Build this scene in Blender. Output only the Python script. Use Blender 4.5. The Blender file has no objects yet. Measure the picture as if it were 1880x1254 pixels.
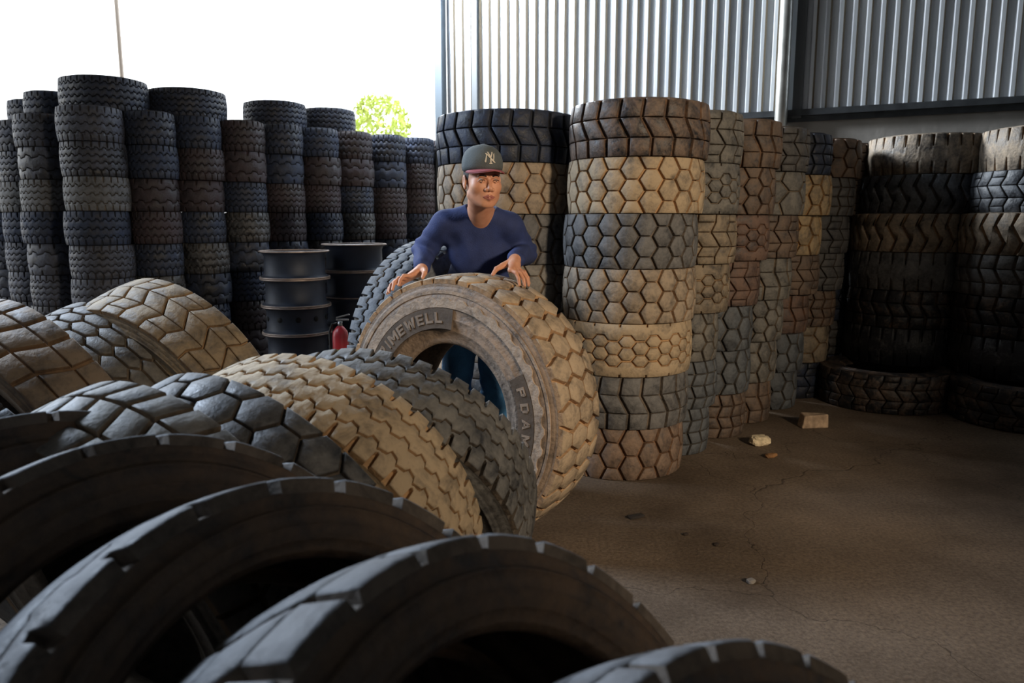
import bpy, math, random
import numpy as np
from mathutils import Vector, Matrix, Euler
rnd = random.Random(7)
SC = bpy.context.scene
COL = SC.collection
R_ = math.radians

# ---------------------------------------------------------------- camera, sky, lamps, exposure
cam_d = bpy.data.cameras.new('camera'); cam = bpy.data.objects.new('camera', cam_d); COL.objects.link(cam)
cam.location = (0, 0, 1.43); cam.rotation_euler = (R_(81), 0, 0)
cam_d.sensor_width = 36; cam_d.lens = 1400 / 1880 * 36
cam_d.clip_start = 0.05; cam_d.clip_end = 300
cam_d.dof.use_dof = True; cam_d.dof.focus_distance = 3.3; cam_d.dof.aperture_fstop = 4.0
SC.camera = cam
SC.view_settings.view_transform = 'Standard'
try: SC.view_settings.look = 'None'
except Exception: pass
SC.view_settings.gamma = 1; SC.view_settings.exposure = -0.18
SC.view_settings.use_curve_mapping = False

world = bpy.data.worlds.new('overcast_sky'); SC.world = world; world.use_nodes = True
wn = world.node_tree.nodes; wn.clear()
wo = wn.new('ShaderNodeOutputWorld'); wb = wn.new('ShaderNodeBackground')
wb.inputs[0].default_value = (0.93, 0.97, 1.0, 1); wb.inputs[1].default_value = 3.6
world.node_tree.links.new(wb.outputs[0], wo.inputs[0])

def area(name, loc, target, size, energy, col):
    l = bpy.data.lights.new(name, 'AREA'); l.shape = 'RECTANGLE'; l.size, l.size_y = size
    l.energy = energy; l.color = col
    o = bpy.data.objects.new(name, l); COL.objects.link(o); o.location = loc
    o.rotation_euler = (Vector(target) - Vector(loc)).to_track_quat('-Z', 'Y').to_euler()
    return o
# warm key spot added behind the camera's right; no doorway is built there
def spot(name, loc, target, energy, col, size, blend, rad):
    l = bpy.data.lights.new(name, 'SPOT'); l.energy = energy; l.color = col; l.spot_size = R_(size); l.spot_blend = blend; l.shadow_soft_size = rad
    o = bpy.data.objects.new(name, l); COL.objects.link(o); o.location = loc
    o.rotation_euler = (Vector(target) - Vector(loc)).to_track_quat('-Z', 'Y').to_euler()
    return o
spot('doorway_light', (3.9, -2.3, 3.1), (0.40, 4.3, 1.15), 1750, (1.0, 0.80, 0.58), 47, 1.0, .30)
# cool daylight through the open left side, beyond the tyre stacks
area('open_side_light', (-4.6, 3.9, 3.9), (-0.7, 1.6, 0.5), (2.6, 1.2), 200, (0.66, 0.80, 1.0)).data.spread = R_(110)
area('opening_daylight', (-2.2, 9.3, 5.0), (1.7, 8.8, 2.8), (2.0, 1.2), 750, (0.86, 0.93, 1.0)).data.spread = R_(120)

# ---------------------------------------------------------------- helpers
def mesh_obj(name, verts, faces, mats, parent=None, mi=None, smooth=None, loc=None):
    me = bpy.data.meshes.new(name); me.from_pydata([tuple(v) for v in verts], [], [tuple(f) for f in faces])
    for m in mats: me.materials.append(m)
    if mi is not None: me.polygons.foreach_set('material_index', mi)
    if smooth is True: me.polygons.foreach_set('use_smooth', [True] * len(me.polygons))
    elif smooth is not None: me.polygons.foreach_set('use_smooth', smooth)
    me.update()
    o = bpy.data.objects.new(name, me); COL.objects.link(o)
    if parent: o.parent = parent
    if loc: o.location = loc
    return o
def empty(name, loc=(0, 0, 0)):
    o = bpy.data.objects.new(name, None); COL.objects.link(o); o.location = loc; o.empty_display_size = .1
    return o
def tag(o, label, cat, group=None, kind=None):
    o['label'] = label; o['category'] = cat
    if group: o['group'] = group
    if kind: o['kind'] = kind
    return o
def struct(o, label=None):
    o['kind'] = 'structure'
    if label: o['label'] = label; o['category'] = o.name.split('_')[0]
    return o
class MB:
    def __init__(s): s.v = []; s.f = []; s.m = []; s.s = []
    def add(s, v, f, m=0, sm=False):
        b = len(s.v); s.v += [tuple(x) for x in v]; s.f += [tuple(b + i for i in q) for q in f]
        s.m += [m] * len(f); s.s += [sm] * len(f)
    def box(s, c, d, rot=None, m=0):
        v = []
        for x in (-1, 1):
            for y in (-1, 1):
                for z in (-1, 1):
                    p = Vector((x * d[0] / 2, y * d[1] / 2, z * d[2] / 2))
                    if rot is not None: p = rot @ p
                    v.append(p + Vector(c))
        s.add(v, [(0, 1, 3, 2), (4, 6, 7, 5), (0, 4, 5, 1), (2, 3, 7, 6), (0, 2, 6, 4), (1, 5, 7, 3)], m)
    def lathe(s, prof, n=48, m=0, sm=True, closed=False, c=(0, 0, 0)):
        v = []; k = len(prof)
        for i in range(n):
            a = 2 * math.pi * i / n
            for r, z in prof: v.append((c[0] + r * math.cos(a), c[1] + r * math.sin(a), c[2] + z))
        f = []
        for i in range(n):
            j = (i + 1) % n
            for q in range(k if closed else k - 1):
                q2 = (q + 1) % k
                f.append((i * k + q, j * k + q, j * k + q2, i * k + q2))
        s.add(v, f, m, sm)
    def tube(s, pts, r, n=8, m=0):
        pts = [Vector(p) for p in pts]; v = []; f = []
        for i, p in enumerate(pts):
            t = (pts[min(i + 1, len(pts) - 1)] - pts[max(i - 1, 0)]).normalized()
            a = t.orthogonal().normalized(); b = t.cross(a)
            rr = r[i] if isinstance(r, (list, tuple)) else r
            for k in range(n):
                g = 2 * math.pi * k / n; v.append(p + (a * math.cos(g) + b * math.sin(g)) * rr)
        for i in range(len(pts) - 1):
            for k in range(n):
                k2 = (k + 1) % n; f.append((i * n + k, i * n + k2, (i + 1) * n + k2, (i + 1) * n + k))
        f.append(tuple(range(n))[::-1]); f.append(tuple(range((len(pts) - 1) * n, len(pts) * n)))
        s.add(v, f, m, True)
    def build(s, name, mats, parent=None, loc=None):
        if not isinstance(mats, (list, tuple)): mats = [mats]
        return mesh_obj(name, s.v, s.f, mats, parent, s.m, s.s, loc)

# ---------------------------------------------------------------- materials
def nt(name):
    m = bpy.data.materials.new(name); m.use_nodes = True
    t = m.node_tree; b = t.nodes['Principled BSDF']
    return m, t, b
def N(t, kind, **kw):
    n = t.nodes.new(kind)
    for k, v in kw.items(): setattr(n, k, v)
    return n
def plain(name, col, rough=.6, metal=0, bump=0, bscale=60, var=0, vscale=8):
    m, t, b = nt(name)
    b.inputs['Roughness'].default_value = rough; b.inputs['Metallic'].default_value = metal
    b.inputs['Base Color'].default_value = (*col, 1)
    tc = N(t, 'ShaderNodeTexCoord')
    if var:
        n = N(t, 'ShaderNodeTexNoise'); n.inputs['Scale'].default_value = vscale; n.inputs['Detail'].default_value = 6
        t.links.new(tc.outputs['Object'], n.inputs['Vector'])
        cr = N(t, 'ShaderNodeValToRGB'); cr.color_ramp.elements[0].position = .3; cr.color_ramp.elements[1].position = .7
        cr.color_ramp.elements[0].color = (*[c * (1 - var) for c in col], 1); cr.color_ramp.elements[1].color = (*[min(1, c * (1 + var)) for c in col], 1)
        t.links.new(n.outputs['Fac'], cr.inputs['Fac']); t.links.new(cr.outputs['Color'], b.inputs['Base Color'])
    if bump:
        n = N(t, 'ShaderNodeTexNoise'); n.inputs['Scale'].default_value = bscale; n.inputs['Detail'].default_value = 5
        t.links.new(tc.outputs['Object'], n.inputs['Vector'])
        bp = N(t, 'ShaderNodeBump'); bp.inputs['Strength'].default_value = bump; bp.inputs['Distance'].default_value = .01
        t.links.new(n.outputs['Fac'], bp.inputs['Height']); t.links.new(bp.outputs['Normal'], b.inputs['Normal'])
    return m

def rubber(name, mode):
    """worn rubber: object colour = dust tint, on some tyres with haze or light put in, object alpha = amount of dust"""
    m, t, b = nt(name); L = t.links.new
    oi = N(t, 'ShaderNodeObjectInfo'); tc = N(t, 'ShaderNodeTexCoord')
    mul = N(t, 'ShaderNodeMath', operation='MULTIPLY'); mul.inputs[1].default_value = 37.0
    L(oi.outputs['Random'], mul.inputs[0])
    ad = N(t, 'ShaderNodeVectorMath', operation='ADD'); L(tc.outputs['Object'], ad.inputs[0]); L(mul.outputs[0], ad.inputs[1])
    n1 = N(t, 'ShaderNodeTexNoise'); n1.inputs['Scale'].default_value = 9; n1.inputs['Detail'].default_value = 9; n1.inputs['Roughness'].default_value = .70; n1.inputs['Distortion'].default_value = .6
    L(ad.outputs[0], n1.inputs['Vector'])
    n2 = N(t, 'ShaderNodeTexNoise'); n2.inputs['Scale'].default_value = 55; n2.inputs['Detail'].default_value = 6
    L(ad.outputs[0], n2.inputs['Vector'])
    # dust mask from the noises and the dust amount
    mr = N(t, 'ShaderNodeMapRange'); mr.inputs[1].default_value = .32; mr.inputs[2].default_value = .66
    mr.inputs[3].default_value = -.52; mr.inputs[4].default_value = .38
    L(n1.outputs['Fac'], mr.inputs[0])
    s1 = N(t, 'ShaderNodeMath', operation='ADD'); L(mr.outputs[0], s1.inputs[0]); L(oi.outputs['Alpha'], s1.inputs[1])
    m2 = N(t, 'ShaderNodeMath', operation='MULTIPLY_ADD'); m2.inputs[1].default_value = .8; m2.inputs[2].default_value = -.42
    L(n2.outputs['Fac'], m2.inputs[0])
    s2 = N(t, 'ShaderNodeMath', operation='ADD'); s2.use_clamp = True; L(s1.outputs[0], s2.inputs[0]); L(m2.outputs[0], s2.inputs[1])
    dark = (.016, .017, .020, 1) if mode != 'groove' else (.010, .010, .011, 1)
    mx = N(t, 'ShaderNodeMix', data_type='RGBA'); mx.inputs[6].default_value = dark
    L(s2.outputs[0], mx.inputs[0])
    if mode == 'groove':
        sc = N(t, 'ShaderNodeMix', data_type='RGBA'); sc.blend_type = 'MULTIPLY'; sc.inputs[0].default_value = 1
        sc.inputs[7].default_value = (1.05, .85, .66, 1); L(oi.outputs['Color'], sc.inputs[6]); L(sc.outputs[2], mx.inputs[7])
    else: L(oi.outputs['Color'], mx.inputs[7])
    L(mx.outputs[2], b.inputs['Base Color'])
    rr = N(t, 'ShaderNodeMapRange'); rr.inputs[3].default_value = .42 if mode != 'groove' else .8; rr.inputs[4].default_value = .78 if mode != 'groove' else .95
    L(s2.outputs[0], rr.inputs[0]); L(rr.outputs[0], b.inputs['Roughness'])
    b.inputs['Specular IOR Level'].default_value = .45
    ba = N(t, 'ShaderNodeMath', operation='ADD'); L(n1.outputs['Fac'], ba.inputs[0]); L(n2.outputs['Fac'], ba.inputs[1])
    bp = N(t, 'ShaderNodeBump'); bp.inputs['Strength'].default_value = .5; bp.inputs['Distance'].default_value = .008
    L(ba.outputs[0], bp.inputs['Height']); L(bp.outputs['Normal'], b.inputs['Normal'])
    return m
M_TREAD = rubber('tread_rubber', 'tread'); M_GROOVE = rubber('groove_rubber', 'groove'); M_SIDE = rubber('sidewall_rubber', 'side')

# ---------------------------------------------------------------- the tyre kit
def inset(poly, g):
    n = len(poly); out = []
    for i in range(n):
        p0 = poly[i - 1]; p1 = poly[i]; p2 = poly[(i + 1) % n]
        ga = g[i - 1]; gb = g[i]
        ax, ay = p1[0] - p0[0], p1[1] - p0[1]; bx, by = p2[0] - p1[0], p2[1] - p1[1]
        la = math.hypot(ax, ay) or 1e-9; lb = math.hypot(bx, by) or 1e-9
        ax /= la; ay /= la; bx /= lb; by /= lb
        na = (-ay, ax); nb = (-by, bx)
        den = ax * by - ay * bx
        if abs(den) < .12:
            g_ = (ga + gb) / 2; nx, ny = na[0] + nb[0], na[1] + nb[1]; l = math.hypot(nx, ny) or 1
            out.append((p1[0] + nx / l * g_, p1[1] + ny / l * g_))
        else:
            qx, qy = p1[0] + nb[0] * gb - p1[0] - na[0] * ga, p1[1] + nb[1] * gb - p1[1] - na[1] * ga
            tt = (qx * by - qy * bx) / den
            out.append((p1[0] + na[0] * ga + ax * tt, p1[1] + na[1] * ga + ay * tt))
    return out
def split_long(poly, g, lim):
    o = []; og = []
    for i, p in enumerate(poly):
        q = poly[(i + 1) % len(poly)]; k = max(1, int(abs(q[0] - p[0]) / lim + .999))
        for j in range(k): o.append((p[0] + (q[0] - p[0]) * j / k, p[1] + (q[1] - p[1]) * j / k)); og.append(g[i])
    return o, og
class Tread(MB):
    def __init__(s, R, W, depth, crown=.012):
        super().__init__(); s.R, s.W, s.d, s.cr = R, W, depth, crown
        hw = W / 2
        pr = [(R - depth - crown * t * t, hw * t) for t in (-1, -.8, -.5, 0, .5, .8, 1)]
        s.lathe(pr, 72, 1, True)
    def P(s, p, r):
        a = p[0] / s.R; hw = s.W / 2; r = r - s.cr * (p[1] / hw) ** 2
        return (r * math.cos(a), r * math.sin(a), p[1])
    def block(s, poly, g, bev=.0045):
        A = sum(poly[i][0] * poly[(i + 1) % len(poly)][1] - poly[(i + 1) % len(poly)][0] * poly[i][1] for i in range(len(poly)))
        if A < 0:
            n = len(poly); poly = poly[::-1]; g = [g[(n - 2 - i) % n] for i in range(n)]
        poly, g = split_long(poly, g, .045)
        e = inset(poly, g); bot = inset(poly, [x * .55 for x in g])
        tp = inset(e, [bev] * len(e)); n = len(poly)
        c = (sum(p[0] for p in tp) / n, sum(p[1] for p in tp) / n)
        R = s.R
        v = [s.P(p, R - s.d - .002) for p in bot] + [s.P(p, R - .0035) for p in e] + [s.P(p, R) for p in tp] + [s.P(c, R)]
        s.add(v, [(i, (i + 1) % n, n + (i + 1) % n, n + i) for i in range(n)], 1, False)
        b = len(s.v) - len(v)
        f = [(n + i, n + (i + 1) % n, 2 * n + (i + 1) % n, 2 * n + i) for i in range(n)] + [(2 * n + i, 2 * n + (i + 1) % n, 3 * n) for i in range(n)]
        s.f += [tuple(b + i for i in q) for q in f]; s.m += [0] * len(f); s.s += [True] * len(f)
    def strip(s, L, Rr, N, ga, gb, bev=.003):
        """circumferential rib between two periodic polylines (fraction of a pitch, w); ga/gb = inset of each edge"""
        fr = sorted(set([p[0] for p in L] + [p[0] for p in Rr] + [0, .25, .5, .75]))
        fr = [x for x in fr if x < 1]
        def ev(pl, x):
            pl = sorted(pl); pl2 = [(pl[-1][0] - 1, pl[-1][1])] + pl + [(pl[0][0] + 1, pl[0][1])]
            for a, b in zip(pl2, pl2[1:]):
                if a[0] <= x <= b[0]: return a[1] + (b[1] - a[1]) * ((x - a[0]) / max(b[0] - a[0], 1e-9))
            return pl[0][1]
        pit = 2 * math.pi * s.R / N; v = []; rows = 0; R = s.R
        for k in range(N):
            for x in fr:
                S = (k + x) * pit; a = ev(L, x) + ga; b = ev(Rr, x) - gb
                if b - a < .006: m_ = (a + b) / 2; a, b = m_ - .003, m_ + .003
                mid = (a + b) / 2
                for w, r in ((a - ga * .3, R - s.d - .002), (a, R - .003), (a + bev, R), (mid, R), (b - bev, R), (b, R - .003), (b + gb * .3, R - s.d - .002)): v.append(s.P((S, w), r))
                rows += 1
        f1 = []; f2 = []
        for i in range(rows):
            j = (i + 1) % rows
            for q in range(6): (f2 if q in (0, 5) else f1).append((i * 7 + q, j * 7 + q, j * 7 + q + 1, i * 7 + q + 1))
        b = len(s.v); s.v += v
        for f, m, sm in ((f1, 0, True), (f2, 1, False)):
            s.f += [tuple(b + i for i in q) for q in f]; s.m += [m] * len(f); s.s += [sm] * len(f)

def lateral(T, N, vs, offs, mirror, cells_e, cells_o, g1, g2, shoulder_slot=0):
    """lateral grooves zig-zagging across the tread with cuts between them -> hexagons, chevrons, blocks"""
    pit = 2 * math.pi * T.R / N; hw = T.W / 2
    N -= N % 2 if mirror else 0; pit = 2 * math.pi * T.R / N
    def Z(i, j):
        o = offs[j] * (-1 if (mirror and i % 2) else 1)
        return ((i + o) * pit, vs[j] * hw)
    for i in range(N):
        for a, b in (cells_e if i % 2 == 0 else cells_o):
            left = [Z(i, j) for j in range(a, b + 1)]; right = [Z(i + 1, j) for j in range(b, a - 1, -1)]
            poly = left + right; n = len(left)
            g = [g1 / 2] * (n - 1) + [g2 / 2 if b < len(vs) - 1 else 0] + [g1 / 2] * (n - 1) + [g2 / 2 if a > 0 else 0]
            T.block(poly, g)
def tread_mesh(kind, R, W, dp=None):
    hw = W / 2
    def T_(d): return Tread(R, W, dp or d)
    circ = 2 * math.pi * R
    if kind == 'hex':
        T = T_(.020); N = int(circ / .098) ; vs = [-1, -.56, -.2, .2, .56, 1]; A = .17
        lateral(T, N, vs, [A, -A, A, -A, A, -A], True, [(0, 2), (2, 4), (4, 5)], [(0, 1), (1, 3), (3, 5)], .016, .0065)
    elif kind == 'hexwide':
        T = T_(.022); N = int(circ / .102); vs = [-1, -.5, 0, .5, 1]; A = .17
        lateral(T, N, vs, [A, -A, A, -A, A], True, [(0, 2), (2, 4)], [(0, 1), (1, 3), (3, 4)], .019, .009)
    elif kind == 'hexsmall':
        T = T_(.016); N = int(circ / .086) ; vs = [-1, -.64, -.22, .22, .64, 1]; A = .17
        lateral(T, N, vs, [A, -A, A, -A, A, -A], True, [(0, 2), (2, 4), (4, 5)], [(0, 1), (1, 3), (3, 5)], .010, .008)
    elif kind == 'brick':
        T = T_(.018); N = int(circ / .125); vs = [-1, -.42, -.05, .38, 1]
        lateral(T, N, vs, [0, .08, .30, .52, .60], False, [(0, 1), (1, 3), (3, 4)], [(0, 1), (1, 3), (3, 4)], .019, .009)
    elif kind == 'chip':
        T = T_(.020); N = int(circ / .082); vs = [-1, -.36, .36, 1]
        lateral(T, N, vs, [0, .30, -.10, .25], False, [(0, 1), (1, 2), (2, 3)], [(0, 1), (1, 2), (2, 3)], .014, .012)
    elif kind == 'honey':      # small hexagons between solid shoulders
        T = T_(.014); N = int(circ / .074); vs = [-.56, -.36, -.14, .14, .36, .56]; A = .17
        N -= N % 2; pit = circ / N
        lateral(T, N, vs, [A, -A, A, -A, A, -A], True, [(0, 2), (2, 4)], [(1, 3), (3, 5)], .010, .008)
        for sg in (-1, 1):
            z = [(.085, .36), (.415, .36), (.585, .56), (.915, .56)] if sg > 0 else [(.085, .56), (.415, .56), (.585, .36), (.915, .36)]
            e = [(0, 1), (.44, 1), (.45, .9), (.52, .9), (.53, 1), (.99, 1)]
            zz = [(f, sg * w * hw) for f, w in z]; ee = [(f, sg * w * hw) for f, w in e]
            if sg > 0: T.strip(zz, ee, N // 2, .008, 0)
            else: T.strip(ee, zz, N // 2, 0, .008)
    elif kind == 'chevron':
        T = T_(.020); N = int(circ / .118); vs = [-1, -.36, .34, 1]
        lateral(T, N, vs, [0, .04, -.42, -.30], False, [(0, 1), (1, 2), (2, 3)], [(0, 1), (1, 2), (2, 3)], .021, .0055)
    elif kind == 'zigzag':     # one long lug from side to side
        T = T_(.022); N = int(circ / .105); vs = [-1, -.42, .42, 1]
        lateral(T, N, vs, [0, .34, -.30, .04], False, [(0, 3)], [(0, 3)], .020, .004)
    elif kind == 'block':
        T = T_(.020); N = int(circ / .095); vs = [-1, -.52, 0, .5, 1]
        lateral(T, N, vs, [0, .22, -.12, .2, 0], False, [(0, 1), (1, 2), (2, 3), (3, 4)], [(0, 1), (1, 2), (2, 3), (3, 4)], .016, .008)
    elif kind == 'bigblock':
        T = T_(.018); N = int(circ / .16); vs = [-1, -.45, .1, .55, 1]
        lateral(T, N, vs, [0, .22, -.2, .18, 0], True, [(0, 1), (1, 3), (3, 4)], [(0, 2), (2, 4)], .018, .010)
    elif kind == 'wave':       # chevron bars joined in the middle, short shoulder cuts
        T = T_(.018); N = int(circ / .11); vs = [-1, -.7, -.3, .3, .7, 1]
        lateral(T, N, vs, [.05, 0, .28, -.28, 0, .05], False, [(0, 1), (1, 2), (2, 3), (3, 4), (4, 5)], [(0, 2), (2, 3), (3, 5)], .010, .005)
    elif kind == 'scale':      # small oval blocks in many rows
        T = T_(.018); N = int(circ / .11); vs = [-1, -.72, -.48, -.24, 0, .24, .48, .72, 1]; A = .15
        of = [A * (-1) ** j for j in range(9)]
        lateral(T, N, vs, of, True, [(0, 2), (2, 4), (4, 6), (6, 8)], [(0, 1), (1, 3), (3, 5), (5, 7), (7, 8)], .012, .010)
    elif kind == 'lug':        # smooth band with short slanted shoulder slits
        T = T_(.016); N = int(circ / .095)
        def e(sg): return [(0, sg * hw), (.40, sg * hw), (.46, sg * hw * .36), (.56, sg * hw * .40), (.62, sg * hw), (.99, sg * hw)]
        T.strip(e(-1), e(1), N, 0, 0)
    elif kind in ('rib', 'rib5', 'ribwide'):
        T = T_(.017 if kind != 'ribwide' else .022); pit_ = .064 if kind != 'ribwide' else .13; N = int(circ / pit_)
        z = (.042 if kind == 'rib' else .055 if kind == 'ribwide' else .038) * hw * 2
        lines = {'rib': (-.52, -.02, .48), 'rib5': (-.6, -.2, .2, .6), 'ribwide': (-.4, .4)}[kind]
        def zz(w0): return [(0, w0 * hw + z), (.36, w0 * hw + z * .35), (.46, w0 * hw - z), (.90, w0 * hw - z * .35)]
        g = .0046
        nd = .36 if kind != 'ribwide' else .34
        oe = lambda sg: [(0, sg * hw), (.46, sg * hw), (.50, sg * hw * (1 - nd * .8)), (.59, sg * hw * (1 - nd)), (.69, sg * hw * (1 - nd * .85)), (.75, sg * hw), (.99, sg * hw)]
        if kind == 'ribwide': oe = lambda sg: [(0, sg * hw), (.60, sg * hw), (.62, sg * hw * .72), (.74, sg * hw * .70), (.78, sg * hw), (.99, sg * hw)]
        T.strip(oe(-1), zz(lines[0]), N, 0, g)
        for a, b in zip(lines, lines[1:]): T.strip(zz(a), zz(b), N, g, g)
        T.strip(zz(lines[-1]), oe(1), N, g, 0)
    return T
def side_prof(R, W, rb, dp=.018, crown=.012, flat=False):
    hw = W / 2; rs = R - dp - crown
    H = rs - rb
    p = [(rs + .001, hw * .985), (rs - .004, hw * 1.0), (rs - .012, hw * .985), (rs - .018, hw * 1.0), (rs - .028, hw * 1.035), (rs - .036, hw * 1.02),
         (rs - .040, hw * 1.035), (rs - .25 * H, hw * 1.07), (rs - .28 * H, hw * 1.07), (rs - .285 * H, hw * 1.085), (rs - .31 * H, hw * 1.085), (rs - .315 * H, hw * 1.075),
         (rs - .55 * H, hw * 1.06), (rs - .56 * H, hw * 1.075), (rs - .58 * H, hw * 1.07), (rs - .74 * H, hw * .99), (rs - .75 * H, hw * 1.0), (rs - .78 * H, hw * .98),
         (rs - .90 * H, hw * .88), (rs - .92 * H, hw * .89), (rb + .006, hw * .86), (rb, hw * .82), (rb - .001, hw * .72)]
    return p
def liner_prof(R, W, rb):
    hw = W / 2; H = R - rb
    h = [(rb - .001, hw * .72), (rb + .012, hw * .70), (rb + .1 * H, hw * .76), (rb + .35 * H, hw * .92), (rb + .65 * H, hw * .93), (R - .055, hw * .82), (R - .045, hw * .6), (R - .040, 0)]
    return h + [(r, -z) for r, z in h[:-1]][::-1]
CACHE = {}
def tyre(kind, R, W, rb, name='truck_tyre', fine=False, dp=None, mat=None):
    """an Empty at the tyre's middle (axle = local Z) with its parts; meshes are shared between tyres of one kind"""
    key = (kind, R, W, rb, fine, dp)
    if key not in CACHE:
        T = tread_mesh(kind, R, W, dp); t = T.build('tread', [M_TREAD, M_GROOVE])
        ns = 112 if fine else 56
        pr = side_prof(R, W, rb, T.d, T.cr)
        a = MB(); a.lathe([(r, -z) for r, z in pr], ns); b = MB(); b.lathe(pr[::-1], ns)
        c = MB(); c.lathe(liner_prof(R, W, rb), ns)
        if fine: parts = [t, a.build('sidewall', M_SIDE), b.build('sidewall', M_SIDE), c.build('inner_liner', M_SIDE)]
        else:
            a.add(b.v, b.f, 0, True); a.add(c.v, c.f, 0, True); parts = [t, a.build('casing', M_SIDE)]
        CACHE[key] = parts; fresh = True
    else: fresh = False
    root = bpy.data.objects.new(name, None); COL.objects.link(root); root.empty_display_size = .1
    for p in CACHE[key]:
        q = p if fresh else p.copy()
        if not fresh: COL.objects.link(q)
        q.parent = root
    return root
def tint(root, col, dust):
    for c in root.children: c.color = (*col, dust)
def frame_mat(c, yaw, tilt, spin=0):
    a = Vector((math.sin(yaw) * math.cos(tilt), math.cos(yaw) * math.cos(tilt), math.sin(tilt)))
    h = Vector((0, 0, 1)).cross(a).normalized(); u = a.cross(h)
    m = Matrix(((h.x, u.x, a.x), (h.y, u.y, a.y), (h.z, u.z, a.z))).to_4x4()
    return Matrix.Translation(c) @ m @ Matrix.Rotation(spin, 4, 'Z')
def lean(kind, x, y, yaw, tilt, dz, R, W, rb, col, dust, label, group=None, spin=0, dp=None):
    t = tyre(kind, R, W, rb, fine=True, dp=dp); ya, ti = R_(yaw), R_(tilt)
    z = R * abs(math.cos(ti)) + W / 2 * abs(math.sin(ti)) + dz
    t.matrix_world = frame_mat(Vector((x, y, z)), ya, ti, R_(spin))
    tint(t, col, dust); tag(t, label, 'tyre', group)
    if col is NEAR:  # near tyres: cool rim light put into the lighter tread tint
        for c in t.children:
            if not c.name.startswith('tread'): c.color = (.135, .09, .06, .75)
    return t
# dust tints; NAVY also carries rear-left haze, NEAR a cool rim light
TAN = (.33, .26, .185); SAND = (.40, .305, .195); GREY = (.16, .155, .15); BROWN = (.22, .15, .105); ASH = (.24, .225, .20); RED = (.20, .115, .085); NAVY = (.020, .034, .075)
SLATE = (.13, .14, .155); NEAR = (.16, .16, .165)

# ---------------------------------------------------------------- building shell and ground
def floor_mat():
    m, t, b = nt('dirty_concrete'); L = t.links.new
    tc = N(t, 'ShaderNodeTexCoord')
    n1 = N(t, 'ShaderNodeTexNoise'); n1.inputs['Scale'].default_value = .9; n1.inputs['Detail'].default_value = 9; n1.inputs['Roughness'].default_value = .6
    n2 = N(t, 'ShaderNodeTexNoise'); n2.inputs['Scale'].default_value = 60; n2.inputs['Detail'].default_value = 9; n2.inputs['Roughness'].default_value = .7
    for n in (n1, n2): L(tc.outputs['Object'], n.inputs['Vector'])
    cr = N(t, 'ShaderNodeValToRGB'); e = cr.color_ramp.elements
    e[0].position = .33; e[0].color = (.085, .062, .043, 1); e[1].position = .68; e[1].color = (.25, .195, .148, 1)
    L(n1.outputs['Fac'], cr.inputs['Fac'])
    cr2 = N(t, 'ShaderNodeValToRGB'); e = cr2.color_ramp.elements
    e[0].position = .30; e[0].color = (.45, .42, .40, 1); e[1].position = .66; e[1].color = (1.25, 1.2, 1.12, 1)
    L(n2.outputs['Fac'], cr2.inputs['Fac'])
    mx = N(t, 'ShaderNodeMix', data_type='RGBA', blend_type='MULTIPLY'); mx.inputs[0].default_value = .9
    L(cr.outputs[0], mx.inputs[6]); L(cr2.outputs[0], mx.inputs[7])
    # cracks
    nz = N(t, 'ShaderNodeTexNoise'); nz.inputs['Scale'].default_value = 2.2; nz.inputs['Detail'].default_value = 6
    L(tc.outputs['Object'], nz.inputs['Vector'])
    va = N(t, 'ShaderNodeVectorMath', operation='MULTIPLY_ADD'); va.inputs[1].default_value = (.7, .7, 0)
    L(nz.outputs['Color'], va.inputs[0]); L(tc.outputs['Object'], va.inputs[2])
    vo = N(t, 'ShaderNodeTexVoronoi', feature='DISTANCE_TO_EDGE'); vo.inputs['Scale'].default_value = .55
    L(va.outputs[0], vo.inputs['Vector'])
    ck = N(t, 'ShaderNodeMapRange'); ck.inputs[1].default_value = .0; ck.inputs[2].default_value = .0022; ck.inputs[3].default_value = .28; ck.inputs[4].default_value = 1
    L(vo.outputs['Distance'], ck.inputs[0])
    mc = N(t, 'ShaderNodeMix', data_type='RGBA', blend_type='MULTIPLY'); mc.inputs[0].default_value = .8
    L(mx.outputs[2], mc.inputs[6]); L(ck.outputs[0], mc.inputs[7]); L(mc.outputs[2], b.inputs['Base Color'])
    b.inputs['Roughness'].default_value = .88; b.inputs['Specular IOR Level'].default_value = .25
    a1 = N(t, 'ShaderNodeMath', operation='MULTIPLY_ADD'); a1.inputs[1].default_value = .5; L(n2.outputs['Fac'], a1.inputs[0]); L(n1.outputs['Fac'], a1.inputs[2])
    a2 = N(t, 'ShaderNodeMath', operation='MULTIPLY_ADD'); a2.inputs[1].default_value = .25; L(ck.outputs[0], a2.inputs[0]); L(a1.outputs[0], a2.inputs[2])
    bp = N(t, 'ShaderNodeBump'); bp.inputs['Strength'].default_value = .6; bp.inputs['Distance'].default_value = .025
    L(a2.outputs[0], bp.inputs['Height']); L(bp.outputs['Normal'], b.inputs['Normal'])
    return m
M_FLOOR = floor_mat()
fl = MB(); fl.box((-1.0, 5.0, -.1), (16.5, 18, .2)); struct(fl.build('floor', M_FLOOR))
gr = MB(); gr.box((0, 20, -.17), (140, 140, .1)); struct(gr.build('ground', plain('outside_ground', (.42, .38, .32), .9, var=.2, vscale=.5)))
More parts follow.
